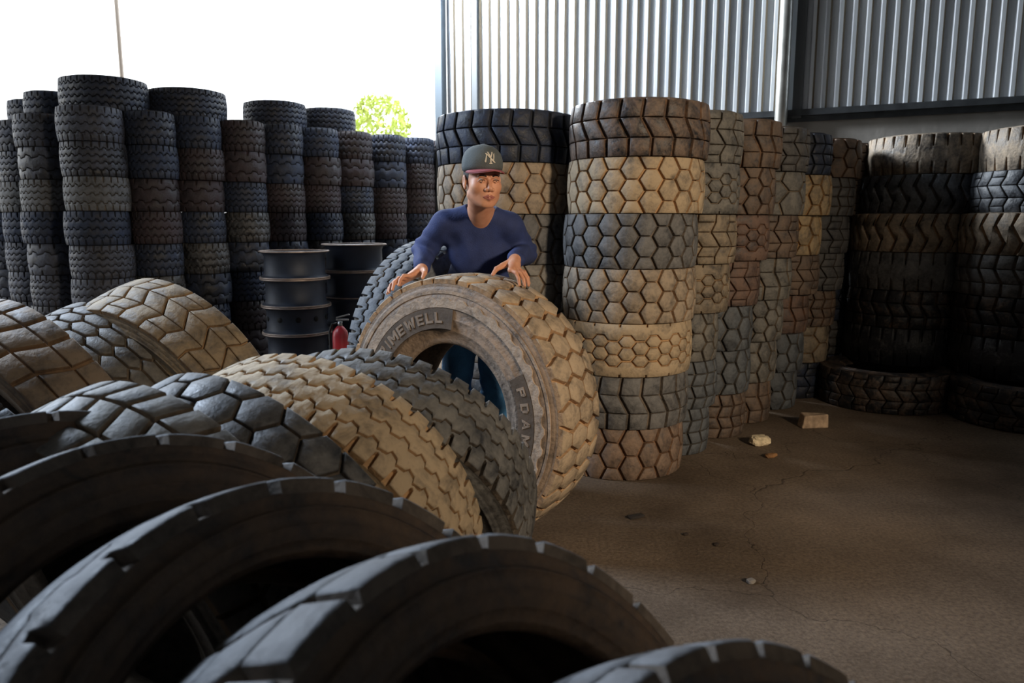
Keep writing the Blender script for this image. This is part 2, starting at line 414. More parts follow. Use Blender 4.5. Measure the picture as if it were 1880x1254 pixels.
# wall line (right rear): corrugated sheet above a plastered base
WA = Vector((-.80, 9.82, 0)); WD = Vector((.894, -.447, 0)).normalized(); WN = Vector((WD.y, -WD.x, 0))  # WN points into the hall
if WN.y > 0: WN = -WN
WL = 11.5
def wall_pt(s, out, z): return WA + WD * s + WN * out + Vector((0, 0, z))
def sheet_mat():
    m, t, b = nt('galvanised_sheet'); L = t.links.new
    b.inputs['Metallic'].default_value = .55; b.inputs['Roughness'].default_value = .38
    tc = N(t, 'ShaderNodeTexCoord'); mp = N(t, 'ShaderNodeMapping'); mp.inputs['Scale'].default_value = (3, 3, .25)
    n = N(t, 'ShaderNodeTexNoise'); n.inputs['Scale'].default_value = 2.0; n.inputs['Detail'].default_value = 6
    L(tc.outputs['Object'], mp.inputs[0]); L(mp.outputs[0], n.inputs['Vector'])
    cr = N(t, 'ShaderNodeValToRGB'); e = cr.color_ramp.elements
    e[0].position = .3; e[0].color = (.55, .59, .64, 1); e[1].position = .7; e[1].color = (.80, .84, .88, 1)
    L(n.outputs['Fac'], cr.inputs[0]); L(cr.outputs[0], b.inputs['Base Color'])
    return m
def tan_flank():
    return plain('sheet_flank_warm_lit', (.20, .155, .10), .7, .2)  # warm light on the right-facing flank put into its colour
per = .122; sh = MB(); zb, zt = 2.50, 5.6
prof = [(0, 0), (.50, 0), (.62, .034), (.88, .034), (1.0, 0)]
nper = int(WL / per); pts = []
for i in range(nper):
    for f, o in prof[:-1]: pts.append(((i + f) * per, o))
pts.append((nper * per, 0)); v = []; f = []; mi = []
for s_, o in pts: v += [wall_pt(s_, o, zb), wall_pt(s_, o, zt)]
for i in range(len(pts) - 1):
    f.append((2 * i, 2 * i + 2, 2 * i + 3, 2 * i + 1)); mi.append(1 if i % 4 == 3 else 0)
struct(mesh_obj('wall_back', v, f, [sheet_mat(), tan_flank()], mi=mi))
M_PLAST = plain('grey_plaster', (.13, .125, .115), .9, bump=.5, bscale=14, var=.25, vscale=3)
rotw = Matrix((( WD.x, -WD.y, 0), (WD.y, WD.x, 0), (0, 0, 1))).to_3x3()
wb_ = MB(); wb_.box(wall_pt(WL / 2 + .25, -.10, 1.25), (WL - .5, .18, 2.5), rotw); struct(wb_.build('wall_base', plain('pale_plaster', (.26, .245, .225), .9, bump=.5, bscale=14, var=.2, vscale=3)))
M_STEEL = plain('dark_steel', (.05, .055, .06), .5, .6, var=.3, vscale=9)
rl = MB(); rl.box(wall_pt(WL / 2, .05, 2.50), (WL, .07, .06), rotw); rl.box(wall_pt(WL / 2, .02, 2.44), (WL, .04, .05), rotw)
struct(rl.build('trim_1', M_STEEL))
po = MB(); po.box(wall_pt(-.06, .06, 2.8), (.10, .12, 5.6), rotw); struct(po.build('trim_2', plain('grey_blue_post', (.10, .125, .15), .55, .3)))
pp = MB(); pp.tube([wall_pt(3.98, .12, 0), wall_pt(3.98, .12, 5.6)], .062, 20); struct(pp.build('trim_3', plain('galvanised_pipe', (.55, .55, .52), .32, .8, var=.25, vscale=6)))
pq = MB(); pq.box(wall_pt(4.12, .03, 4.0), (.09, .06, 3.1), rotw); pq.box(wall_pt(.42, .04, 4.0), (.07, .06, 3.1), rotw); struct(pq.build('trim_4', plain('grey_batten', (.11, .12, .13), .6, .3)))
cl = MB(); cl.box((-.7, 3.2, 5.7), (16, 13.4, .12)); struct(cl.build('ceiling', plain('roof_sheet', (.25, .26, .27), .6, .3)))
wr = MB(); wr.box((6.9, 2.0, 2.8), (.15, 11, 5.6)); struct(wr.build('wall_right', M_PLAST))
wf = MB(); wf.box((-.7, -3.6, 2.8), (15.2, .15, 5.6)); struct(wf.build('wall_front', M_PLAST))
wl = MB(); wl.box((-8.2, 0.4, 2.8), (.15, 8.0, 5.6)); struct(wl.build('wall_left', M_PLAST))

# ---------------------------------------------------------------- stacks of tyres
ORD = ['top', 'second', 'third', 'fourth', 'fifth', 'sixth', 'seventh', 'eighth', 'ninth', 'tenth', 'eleventh', 'twelfth']
def nth(i): return 'topmost' if i == 0 else ORD[i] + ' from top'
def put(kind, x, y, zc, R, W, rb, col, dust, label, group=None, tilt=0, fl=0):
    t = tyre(kind, R, W, rb); t.location = (x, y, zc)
    t.rotation_euler = (tilt * math.cos(fl), tilt * math.sin(fl), rnd.uniform(0, 6.28))
    tint(t, col, dust); tag(t, label, 'tyre', group); return t
HT = .2935
# A: the big front stack, B: the big stack behind the man  (rows listed from the top)
A_rows = [('chevron', BROWN, .45, 'brown chevron-tread', .392), ('hex', SAND, .95, 'sandy hexagon-tread', .388), ('hex', GREY, .75, 'grey-black hexagon-tread', .384), ('hex', TAN, .85, 'grey-tan hexagon-tread', .384),
          ('honey', SAND, .95, 'sand-crusted honeycomb-tread', .382), ('chevron', GREY, .7, 'slate grey chevron-tread', .384), ('hexwide', BROWN, .8, 'brown block-tread', .378)]
for i, (k, c, d, nm, r) in enumerate(A_rows):
    fr = i / 6; x = .715 - .075 * fr - (.012 if i == 2 else 0); z = HT * (6.5 - i)
    put(k, x, 4.43 + rnd.uniform(-.01, .01), z, r, HT - .004, r * .6, c, d, '%s tyre, %s of the big front stack right of the man' % (nm, nth(i)), None)
B_rows = [('chevron', NAVY, .5, 'black chevron-tread', .44), ('hex', TAN, .9, 'tan hexagon-tread', .44), ('hexwide', GREY, .7, 'grey block-tread', .44), ('hex', ASH, .8, 'ash grey hexagon-tread', .43),
          ('honey', ASH, .8, 'ash grey honeycomb-tread', .43), ('chevron', GREY, .6, 'grey chevron-tread', .43), ('hex', BROWN, .7, 'brown hexagon-tread', .43)]
for i, (k, c, d, nm, r) in enumerate(B_rows):
    put(k, -.03, 4.88, HT * (6.5 - i), r, HT - .004, r * .6, c, d, '%s tyre, %s of the stack right behind the man' % (nm, nth(i)))
pal = {'b': ((.15, .105, .075), .75, 'brown'), 'g': ((.105, .10, .095), .7, 'grey'), 's': ((.34, .25, .14), .8, 'sandy'), 'a': ((.17, .16, .14), .75, 'ash grey'), 'd': (NAVY, .4, 'dark'), 'r': ((.145, .09, .066), .8, 'reddish brown'), 't': ((.24, .19, .13), .8, 'tan'), 'n': ((.10, .11, .12), .8, 'blue-grey')}
kn = {'hex': 'hexagon-tread', 'hexwide': 'block-tread', 'honey': 'honeycomb-tread', 'chevron': 'chevron-tread', 'block': 'block-tread', 'wave': 'wavy-tread', 'scale': 'scale-tread', 'zigzag': 'zigzag-tread', 'lug': 'slotted', 'rib': 'ribbed', 'bigblock': 'block-tread'}
C_cols = ['wave.a honey.a wave.t honey.t hex.a block.n block.n', 'chevron.b hex.b honey.r wave.r hexwide.n hexwide.n block.b', 'wave.g bigblock.a wave.b chevron.a hex.a hexwide.a chevron.b',
          'block.d hexwide.s hexwide.s wave.b chevron.r hexwide.n hexwide.n', 'hexwide.b block.g wave.g wave.g block.b bigblock.t wave.d', 'block.b wave.b hex.b block.d wave.d block.g block.d', 'wave.d block.d wave.d block.d wave.d block.d wave.d']
on = ['first', 'second', 'third', 'fourth', 'fifth', 'sixth', 'seventh']
for ci, spec in enumerate(C_cols):
    for i, s_ in enumerate(spec.split()):
        k, p = s_.split('.'); c, d, cn = pal[p]; fr = i / 6
        x = 1.00 + .333 * ci - .0 + .165 * (1 - fr) + rnd.uniform(-.022, .022) + (.05 * (1 - fr) if ci > 3 else 0)
        y = 4.76 + .385 * ci + rnd.uniform(-.015, .015)
        put(k, x, y, HT * (6.5 - i), .262 if i % 2 else .255, HT - .005, .155, c, d, '%s %s tyre, %s, %s narrow stack right of big front stack' % (cn, kn[k], nth(i), on[ci]))
# G: the two wide stacks at the right edge
HG = .297
G_rows = [('lug', TAN, .62, 'tan slotted'), ('zigzag', SLATE, .5, 'dark zigzag-tread'), ('zigzag', TAN, .75, 'sandy zigzag-tread'), ('lug', GREY, .6, 'grey slotted'), ('chevron', BROWN, .1, 'shade-darkened bar-tread'), ('lug', GREY, .05, 'shade-darkened slotted')]  # last two rows: shade low on the stack put into their tint
for q, (gx, gy, gr_, wn_) in enumerate(((3.32, 6.30, .46, 'left'), (3.88, 5.68, .46, 'right'))):
    for i, (k, c, d, nm) in enumerate(G_rows):
        if q and i in (1, 3): k = {'zigzag': 'wave', 'lug': 'chevron'}[k]; nm = nm.split()[0] + ' ' + kn[k]
        xx = gx - (.06 if i > 1 else 0) + (.04 if i == 0 else 0)
        put(k, xx, gy, HG * (6.5 - i), gr_, HG - .005, .27, c, d, '%s tyre, %s of the %s wide stack at the right edge' % (nm, nth(i), wn_))
    put('wave', gx - .34 if q == 0 else gx - .15, gy - .32 if q == 0 else gy - .27, HG * .5, .5, HG - .012, .3, BROWN, .25,
        'dark brown tyre flat on the floor under the %s wide stack, right edge' % wn_)

# left rear wall of stacks; the first is the corner stack, the row runs away to the right
LW = .303
def leftcol(x, y, r, n, who, c0=None, tints=None, kinds=('rib', 'rib5', 'ribwide')):
    for i in range(n):
        k = kinds[(i * 2 + int(abs(x) * 10)) % len(kinds)] if i % 3 else kinds[0]
        c, d = (tints or [(SLATE, .55)])[i % len(tints or [1])]
        put(k, x + rnd.uniform(-.015, .015) + (n - 1 - i) * 0, y + rnd.uniform(-.015, .015), LW * (n - .5 - i), r, LW - .006, r * .58, c, d,
            'worn dark ribbed tyre, %s, %s' % (nth(i), who), 'tyres in the dark stacks at the rear left')
SL2 = (.075, .090, .135); DL = [(SL2, .6), (SL2, .4), (SLATE, .75), (NAVY, .8), (SL2, .6)]; BB = (.042, .031, .040)  # blue haze and shade over the rear stacks put into these tints
DB = [(NAVY, .5), (NAVY, .7), (BB, .6), (BB, .75), (NAVY, .6), (SLATE, .3)]
leftcol(-3.80, 7.10, .275, 8, 'corner stack of the rear left rows', tints=DL)
leftcol(-4.52, 7.62, .27, 8, 'first stack left of the rear corner', tints=DL)
leftcol(-5.04, 8.10, .26, 8, 'second stack left of the rear corner', tints=DL)
leftcol(-5.56, 8.55, .26, 8, 'third stack left of the rear corner', tints=DL)
leftcol(-3.98, 7.72, .22, 8, 'slim filler stack added behind the rear corner stack', tints=DB)  # filler column added to close bright specks between the front stacks
cx, cy = -3.42, 7.42
for q in range(9):
    leftcol(cx + .318 * q, cy + .330 * q, .228, 8, '%s stack right of the rear corner' % (ORD[q] if q else 'first'), tints=DB[q % 3:] + DB[:q % 3])
leftcol(-4.78, 8.22, .25, 9, 'taller stack behind first stack left of corner', tints=DB)
leftcol(-5.32, 8.78, .25, 9, 'taller stack behind second stack left of corner', tints=DB)
leftcol(-4.38, 7.98 + .18, .15, 9, 'slim stack behind the rear corner stack', tints=DB)
for q in range(7):  # unseen filler row, added to block daylight between the columns
    leftcol(cx - .136 + .318 * q, cy + .448 + .330 * q, .225, 8, '%s stack of the added filler row behind' % (ORD[q] if q else 'first'), tints=DB)
TZ = LW * 8 + .152
for (x, y, r, w, lb) in ((-3.86, 7.50, .385, .30, 'wide dark tyre topmost above the corner stack at the rear left'), (-3.30, 8.02, .385, .28, 'wide dark tyre on top, right of the widest topmost one'),
                  (-2.62, 8.72, .34, .27, 'wide dark tyre on top, left one of the separate rear pair'), (-2.16, 9.24, .32, .27, 'wide dark tyre on top, right one of the separate rear pair')):
    put('rib5', x, y, LW * 8 + w / 2, r, w, r * .6, NAVY, .5, lb)

# ---------------------------------------------------------------- leaning tyres in front
GA = 'tyres leaning in the foreground'
lean('rib', -.441, 2.384, 12.6, 25.5, .004, .52, .27, .30, (.15, .145, .135), .6, 'dark grey zigzag-ribbed tyre leaning just in front of the held tyre', GA, dp=.018)
lean('rib', -.607, 2.13, 19.2, 17, 0, .52, .27, .30, SAND, .97, 'sand-covered zigzag-ribbed tyre leaning between two dark tyres', GA, spin=3, dp=.018)
lean('hexsmall', -.700, 1.94, 32.3, 25.5, .012, .52, .27, .30, GREY, .5, 'black hexagon-block tyre leaning left of the sand-covered tyre', GA)
lean('chip', -.868, 1.72, 27.3, 18.3, .121, .46, .27, .27, ASH, .8, 'grey tyre with chipped pale blocks, left of the black hexagon-block tyre', GA)
lean('wave', -1.589, 3.504, 29.3, 22.6, .037, .56, .30, .32, (.25, .19, .12), .85, 'tan block-tread tyre, rearmost of the leaning row at left', GA)
lean('scale', -1.816, 3.40, 27.6, 23.7, .029, .52, .27, .30, (.16, .15, .135), .7, 'grey tyre with rows of small oval blocks, middle of three leaning at left', GA)
lean('brick', -1.934, 3.04, 32.5, 23.8, .079, .52, .27, .30, (.22, .165, .115), .85, 'brown tyre with large worn blocks at the left edge', GA)
lean('lug', -1.62, 2.28, 34, 26, 0, .50, .26, .30, SLATE, .6, 'smooth grey tyre low at the left edge, in front of the brown block tyre', GA)
lean('ribwide', -.922, 1.422, -45, -24.1, 0, .52, .27, .34, NEAR, .85, 'brown-sided tyre at the left edge, rearmost of the near foreground row', GA, dp=.022)
lean('ribwide', -.623, 1.204, -49.7, -24.6, .012, .52, .27, .36, NEAR, .85, 'dark tyre second from the rear in the near foreground row', GA, spin=4, dp=.02)
lean('ribwide', -.320, 1.02, -55, -28.3, 0, .52, .27, .385, NEAR, .85, 'large blurred dark tyre with pale shoulder blocks at lower left', GA, spin=2, dp=.024)
lean('chevron', -.024, .795, -55.2, -29.4, 0, .52, .27, .385, NEAR, .85, 'large blurred dark tyre at bottom centre', GA)
lean('block', .253, .545, -50, -35, 0, .52, .27, .38, NEAR, .85, 'nearest blurred tyre, only its top showing at the bottom edge', GA)
lean('rib', -.383, 4.206, -57.3, 2.9, .087, .62, .30, .34, SLATE, .75, 'tall grey zigzag-ribbed tyre standing behind the man', dp=.015)

# ---------------------------------------------------------------- the tyre the man holds
HC = Vector((-.201, 3.395, .6)); HY = R_(33); HR, HWd = .60, .32
held = lean('hex', HC.x, HC.y, 33, 0, 0, HR, HWd, .30, TAN, .9, 'big dusty tan hexagon-tread tyre standing upright in the man\'s hands', dp=.022)
for c in held.children: c.color = (.40, .305, .205, .9) if c.name.startswith('tread') else (.34, .25, .18, .85)
near_side = [c for c in held.children if c.name.startswith('sidewall')][0]
ZS = -(HWd / 2) * 1.085
def ring_piece(r0, r1, t0, t1, z0, z1, n, wig0=None, wig1=None):
    """raised flat piece on the near sidewall between two radii and two angles"""
    v = []; f = []
    for i in range(n + 1):
        a = t0 + (t1 - t0) * i / n
        ra = r0 + (wig0(i) if wig0 else 0); rb = r1 + (wig1(i) if wig1 else 0)
        for r, z in ((ra, z0), (ra, z1), (rb, z1), (rb, z0)): v.append((r * math.cos(a), r * math.sin(a), z))
    for i in range(n):
        for q in range(3): f.append((i * 4 + q, (i + 1) * 4 + q, (i + 1) * 4 + q + 1, i * 4 + q + 1))
    f.append((0, 1, 2, 3)); f.append((n * 4 + 3, n * 4 + 2, n * 4 + 1, n * 4))
    return v, f
sq = lambda i: (.007, .007, .007, .002, -.006, -.006, -.006, -.002)[i % 8]
o = MB(); v, f = ring_piece(.463, .500, 0, 2 * math.pi, -.165, -.1765, 288, None, sq); o.add(v, f)
so = o.build('serrated_ring', M_SIDE, held); so.color = (.44, .34, .255, .95)
sp_ = MB(); v, f = ring_piece(.522, .534, 0, 2 * math.pi, -.155, -.170, 144); sp_.add(v, f); so = sp_.build('shoulder_ridge', M_SIDE, held); so.color = (.42, .31, .22, .9)
M_BAND = plain('label_band_rubber', (.105, .077, .055), .8, var=.3, vscale=14, bump=.2)
M_LET = plain('raised_letter_rubber', (.26, .20, .15), .8, var=.25, vscale=30, bump=.2)
def band(t0, t1, r0, r1):
    o = MB(); v, f = ring_piece(r0, r1, R_(t0), R_(t1), -.165, -.1775, 60); o.add(v, f)
    return o.build('label_band', M_BAND, held)
b1 = band(8, 97, .372, .460); b2 = band(152, 236, .385, .460)
STROKES = {  # letters as quads in a unit box (x right, y up)
 'P': [[(0, 0), (.26, 0), (.26, 1), (0, 1)], [(.26, .8), (.8, .8), (.8, 1), (.26, 1)], [(.62, .55), (.86, .55), (.86, .92), (.62, .92)], [(.26, .38), (.8, .38), (.8, .58), (.26, .58)]],
 'R': [[(0, 0), (.26, 0), (.26, 1), (0, 1)], [(.26, .8), (.8, .8), (.8, 1), (.26, 1)], [(.62, .55), (.86, .55), (.86, .92), (.62, .92)], [(.26, .38), (.8, .38), (.8, .58), (.26, .58)], [(.42, .38), (.7, .38), (.95, 0), (.66, 0)]],
 'I': [[(.3, 0), (.6, 0), (.6, 1), (.3, 1)]],
 'M': [[(0, 0), (.2, 0), (.2, 1), (0, 1)], [(.8, 0), (1, 0), (1, 1), (.8, 1)], [(.2, 1), (.2, .6), (.46, .2), (.55, .45)], [(.8, 1), (.8, .6), (.54, .2), (.45, .45)]],
 'E': [[(0, 0), (.26, 0), (.26, 1), (0, 1)], [(.26, 0), (.88, 0), (.88, .2), (.26, .2)], [(.26, .4), (.8, .4), (.8, .6), (.26, .6)], [(.26, .8), (.88, .8), (.88, 1), (.26, 1)]],
 'W': [[(0, 1), (.22, 1), (.36, 0), (.18, 0)], [(.18, 0), (.36, 0), (.58, .9), (.44, .9)], [(.44, .9), (.58, .9), (.82, 0), (.64, 0)], [(.64, 0), (.82, 0), (1, 1), (.78, 1)]],
 'L': [[(0, 0), (.26, 0), (.26, 1), (0, 1)], [(.26, 0), (.88, 0), (.88, .22), (.26, .22)]],
 'D': [[(0, 0), (.26, 0), (.26, 1), (0, 1)], [(.26, .8), (.7, .8), (.7, 1), (.26, 1)], [(.26, 0), (.7, 0), (.7, .2), (.26, .2)], [(.64, .1), (.9, .22), (.9, .78), (.64, .9)]],
 'A': [[(0, 0), (.24, 0), (.6, 1), (.38, 1)], [(.76, 0), (1, 0), (.62, 1), (.4, 1)], [(.25, .22), (.75, .22), (.68, .4), (.32, .4)]]}
def letter_mesh(s, ch, t_left, wdeg, r0, hgt, z0, z1):
    for q in STROKES[ch]:
        v = []
        for z in (z0, z1):
            for x, y in q:
                a = R_(t_left + x * wdeg); r = r0 + y * hgt
                v.append((r * math.cos(a), r * math.sin(a), z))
        s.add(v, [(0, 1, 2, 3), (7, 6, 5, 4), (0, 4, 5, 1), (1, 5, 6, 2), (2, 6, 7, 3), (3, 7, 4, 0)])
wd = {'P': 7.4, 'R': 7.6, 'I': 4.4, 'M': 9.0, 'E': 7.2, 'W': 10.0, 'L': 7.2}; pos = 91.5
for ch in 'PRIMEWELL'[::-1]:
    pos -= wd[ch]; tx = MB(); letter_mesh(tx, ch, pos, wd[ch] * .84, .396, .046, -.176, -.1805); tx.build('letter', M_LET, b1)
for i, ch in enumerate('PDAM'): tx = MB(); letter_mesh(tx, ch, 158 + i * 9.0, 6.0, .404, .038, -.176, -.1795); tx.build('letter', M_LET, b2)
# ---------------------------------------------------------------- the man
class Field:
    """signed distance field on a grid with uneven spacing, turned into one closed surface"""
    def __init__(s, X, Y, Z): s.a = [np.asarray(q, np.float32) for q in (X, Y, Z)]; s.D = np.full([len(q) for q in s.a], .2, np.float32)
    def sl(s, lo, hi):
        r = []
        for q, l, h in zip(s.a, lo, hi):
            i, j = np.searchsorted(q, l), np.searchsorted(q, h)
            if j <= i: return None, None
            r.append(slice(i, j))
        g = [s.a[0][r[0]][:, None, None], s.a[1][r[1]][None, :, None], s.a[2][r[2]][None, None, :]]
        return tuple(r), g
    def mix(s, r, d, k, sub):
        D = s.D[r]
        if sub:
            h = np.clip(.5 - .5 * (D + d) / k, 0, 1); s.D[r] = D + (-d - D) * h + k * h * (1 - h)
        else:
            h = np.clip(.5 + .5 * (D - d) / k, 0, 1); s.D[r] = D + (d - D) * h - k * h * (1 - h)
    def cone(s, a, b, ra, rb, k=.02, sub=False):
        a = np.array(a, float); b = np.array(b, float); m = max(ra, rb) + 2 * k + .03
        r, g = s.sl(np.minimum(a, b) - m, np.maximum(a, b) + m)
        if r is None: return
        ab = b - a; L = float(ab @ ab) + 1e-9
        t = np.clip(((g[0] - a[0]) * ab[0] + (g[1] - a[1]) * ab[1] + (g[2] - a[2]) * ab[2]) / L, 0, 1)
        d = np.sqrt((g[0] - a[0] - t * ab[0]) ** 2 + (g[1] - a[1] - t * ab[1]) ** 2 + (g[2] - a[2] - t * ab[2]) ** 2) - (ra + (rb - ra) * t)
        s.mix(r, d, k, sub)
    def ell(s, c, rad, k=.02, rot=None, sub=False):
        c = np.array(c, float); m = max(rad) + 2 * k + .03
        r, g = s.sl(c - m, c + m)
        if r is None: return
        p = [g[i] - c[i] for i in range(3)]
        if rot is not None:
            M = np.array(rot); p = [M[0][i] * p[0] + M[1][i] * p[1] + M[2][i] * p[2] for i in range(3)]
        k0 = np.sqrt(sum((p[i] / rad[i]) ** 2 for i in range(3))); k1 = np.sqrt(sum((p[i] / rad[i] ** 2) ** 2 for i in range(3))) + 1e-6
        s.mix(r, k0 * (k0 - 1) / k1, k, sub)
    def cut(s, n, off, k=.004):
        """keep the side where n.p < off"""
        g = [s.a[0][:, None, None], s.a[1][None, :, None], s.a[2][None, None, :]]
        s.D = np.maximum(s.D, (n[0] * g[0] + n[1] * g[1] + n[2] * g[2] - off).astype(np.float32))
    def surface(s):
        D = s.D; B = D < 0
        nx, ny, nz = [n - 1 for n in D.shape]
        cnt = np.zeros((nx, ny, nz), np.uint8)
        cs = [(i, j, k) for i in (0, 1) for j in (0, 1) for k in (0, 1)]
        for i, j, k in cs: cnt += B[i:i + nx, j:j + ny, k:k + nz]
        act = (cnt > 0) & (cnt < 8)
        I = np.argwhere(act); n = len(I); idx = np.full((nx, ny, nz), -1, np.int32); idx[I[:, 0], I[:, 1], I[:, 2]] = np.arange(n)
        P = np.zeros((n, 3)); C = np.zeros(n)
        for c0 in cs:
            for ax in range(3):
                if c0[ax]: continue
                c1 = list(c0); c1[ax] = 1
                A0 = I + np.array(c0); A1 = I + np.array(c1)
                d0 = D[A0[:, 0], A0[:, 1], A0[:, 2]]; d1 = D[A1[:, 0], A1[:, 1], A1[:, 2]]
                m = (d0 < 0) != (d1 < 0); t = np.where(m, d0 / np.where(m, d0 - d1, 1), 0)
                for q in range(3):
                    p0 = s.a[q][A0[:, q]]; p1 = s.a[q][A1[:, q]]; P[:, q] += np.where(m, p0 + (p1 - p0) * t, 0)
                C += m
        P /= C[:, None]; F = []
        for ax in range(3):
            u, v = [(1, 2), (2, 0), (0, 1)][ax]
            sA = [slice(None)] * 3; sB = [slice(None)] * 3; sA[ax] = slice(0, -1); sB[ax] = slice(1, None)
            a = B[tuple(sA)]; b = B[tuple(sB)]; E = np.argwhere(a != b)
            ok = (E[:, u] > 0) & (E[:, v] > 0) & (E[:, u] < D.shape[u] - 1) & (E[:, v] < D.shape[v] - 1); E = E[ok]
            q = []
            for du, dv in ((-1, -1), (0, -1), (0, 0), (-1, 0)):
                e = E.copy(); e[:, u] += du; e[:, v] += dv; q.append(idx[e[:, 0], e[:, 1], e[:, 2]])
            q = np.stack(q, 1); fl = B[E[:, 0], E[:, 1], E[:, 2]]
            q[~fl] = q[~fl][:, ::-1]; F.append(q)
        F = np.concatenate(F); F = F[(F >= 0).all(1)]
        return P, F
    def build(s, name, mat, parent=None, relax=1):
        P, F = s.surface()
        for _ in range(relax):
            A = np.zeros_like(P); C = np.zeros(len(P))
            for i in range(4):
                j = (i + 1) % 4; np.add.at(A, F[:, i], P[F[:, j]]); np.add.at(C, F[:, i], 1); np.add.at(A, F[:, j], P[F[:, i]]); np.add.at(C, F[:, j], 1)
            P = P * .5 + .5 * A / np.maximum(C, 1)[:, None]
        me = bpy.data.meshes.new(name); me.vertices.add(len(P)); me.vertices.foreach_set('co', P.astype(np.float32).ravel())
        me.loops.add(len(F) * 4); me.loops.foreach_set('vertex_index', F.astype(np.int32).ravel())
        me.polygons.add(len(F)); me.polygons.foreach_set('loop_start', np.arange(len(F), dtype=np.int32) * 4)
        me.polygons.foreach_set('loop_total', np.full(len(F), 4, np.int32)); me.polygons.foreach_set('use_smooth', np.ones(len(F), bool))
        me.materials.append(mat); me.update(calc_edges=True); me.validate()
        o = bpy.data.objects.new(name, me); COL.objects.link(o)
        if parent: o.parent = parent; o.matrix_parent_inverse = parent.matrix_world.inverted()
        return o
def ax_(*segs):
    o = []
    for a, b, d in segs: n = max(1, int(round((b - a) / d))); o += list(np.linspace(a, b, n, endpoint=False))
    o.append(segs[-1][1]); return np.array(o)

HA = Vector((math.sin(HY), math.cos(HY), 0)); HH = Vector((0, 0, 1)).cross(HA).normalized()
def Sf(t, th, r):   # a point at the held tyre: along the axle, angle, radius
    a = R_(th); return HC + HA * t + HH * (r * math.cos(a)) + Vector((0, 0, 1)) * (r * math.sin(a))
hd_c = Vector((-.130, 3.47, 1.608)); hy = R_(21); hpit = R_(5)
HM = Matrix.Rotation(hy, 3, 'Z') @ Matrix.Rotation(hpit, 3, 'X') @ Matrix(((1, 0, 0), (0, -1, 0), (0, 0, 1)))
HROT = [[HM[i][j] for i in range(3)] for j in range(3)]   # rows = head axes in world
def hp(x, f, z): return hd_c + HM @ Vector((x, f, z))
SH_L, SH_R = Vector((-.325, 3.70, 1.415)), Vector((-.008, 3.70, 1.405))
EL_L, EL_R = Vector((-.432, 3.80, 1.285)), Vector((.062, 3.83, 1.275))
WR_L, WR_R = Sf(.045, 64, .672), Sf(.15, 103.5, .675)
def torso(F, g, k=.05):
    F.ell((-.160, 3.74, 1.31), (.152 + g, .090 + g, .165 + g), k)
    F.ell((-.170, 3.83, 1.10), (.156 + g, .104 + g, .20 + g), k)
    F.ell((-.180, 3.93, .93), (.155 + g, .105 + g, .13 + g), k)
    F.cone(SH_L + Vector((.03, 0, 0)), SH_R - Vector((.03, 0, 0)), .056 + g, .056 + g, k)
    F.cone((-.15, 3.66, 1.475), SH_L, .048 + g, .046 + g, .03); F.cone((-.15, 3.66, 1.475), SH_R, .048 + g, .046 + g, .03)
def legs(F, g, k=.03):
    for hx, kx, fx in ((-.262, -.300, -.315), (-.098, -.085, -.075)):
        F.cone((hx, 3.95, .90), (kx, 3.90, .50), .082 + g, .060 + g, k)
        F.cone((kx, 3.90, .50), (fx, 4.03, .10), .058 + g, .043 + g * 1.1, k)
def arms(F, g, k=.02, cuff=0):
    for s_, e, w in ((SH_L, EL_L, WR_L), (SH_R, EL_R, WR_R)):
        w2 = w + (e - w).normalized() * cuff
        F.cone(s_, e, .050 + g, .046 + g, k); F.cone(e, w2, .045 + g, (.027 if not cuff else .031) + g * .8, k)

SKIN = nt('skin'); 
def skin_mat():
    m, t, b = SKIN; L = t.links.new
    tc = N(t, 'ShaderNodeTexCoord'); n = N(t, 'ShaderNodeTexNoise'); n.inputs['Scale'].default_value = 22; n.inputs['Detail'].default_value = 4
    L(tc.outputs['Object'], n.inputs[0]); cr = N(t, 'ShaderNodeValToRGB'); e = cr.color_ramp.elements
    e[0].position = .3; e[0].color = (.50, .22, .125, 1); e[1].position = .7; e[1].color = (.64, .32, .195, 1)
    L(n.outputs['Fac'], cr.inputs[0]); L(cr.outputs[0], b.inputs['Base Color'])
    b.inputs['Roughness'].default_value = .52; b.inputs['Subsurface Weight'].default_value = .12
    b.inputs['Subsurface Radius'].default_value = (.012, .004, .002); b.inputs['Subsurface Scale'].default_value = 1
    return m
M_SKIN = skin_mat()
F = Field(ax_((-.62, -.24, .004), (-.24, -.02, .0026), (-.02, .16, .0036)), ax_((3.22, 3.36, .004), (3.36, 3.62, .0028), (3.62, 4.12, .008)), ax_((0, 1.04, .010), (1.04, 1.26, .0032), (1.26, 1.46, .006), (1.46, 1.76, .0026)))
torso(F, -.012); legs(F, -.010); arms(F, -.006)
for fx in (-.315, -.075): F.cone((fx, 4.04, .06), (fx, 3.90, .04), .035, .03, .02)
# neck and head
F.cone((-.148, 3.665, 1.45), hp(0, -.030, -.045), .062, .057, .03)
F.ell(hp(0, -.014, .035), (.077, .094, .092), .02, HROT)
F.ell(hp(0, .022, -.040), (.067, .066, .077), .03, HROT)
F.cone(hp(-.052, .010, -.066), hp(-.018, .062, -.096), .022, .019, .024); F.cone(hp(.052, .010, -.066), hp(.018, .062, -.096), .022, .019, .024)
F.ell(hp(0, .072, -.099), (.022, .014, .016), .014, HROT)
F.ell(hp(-.041, .050, -.026), (.027, .026, .026), .022, HROT); F.ell(hp(.041, .050, -.026), (.027, .026, .026), .022, HROT)
F.ell(hp(0, .070, -.062), (.034, .018, .030), .016, HROT)
F.cone(hp(-.038, .072, .020), hp(-.010, .083, .017), .0085, .0075, .008); F.cone(hp(.038, .072, .020), hp(.010, .083, .017), .0085, .0075, .008)
for sx in (-1, 1): F.ell(hp(sx * .032, .089, .001), (.017, .011, .0095), .009, HROT, True)
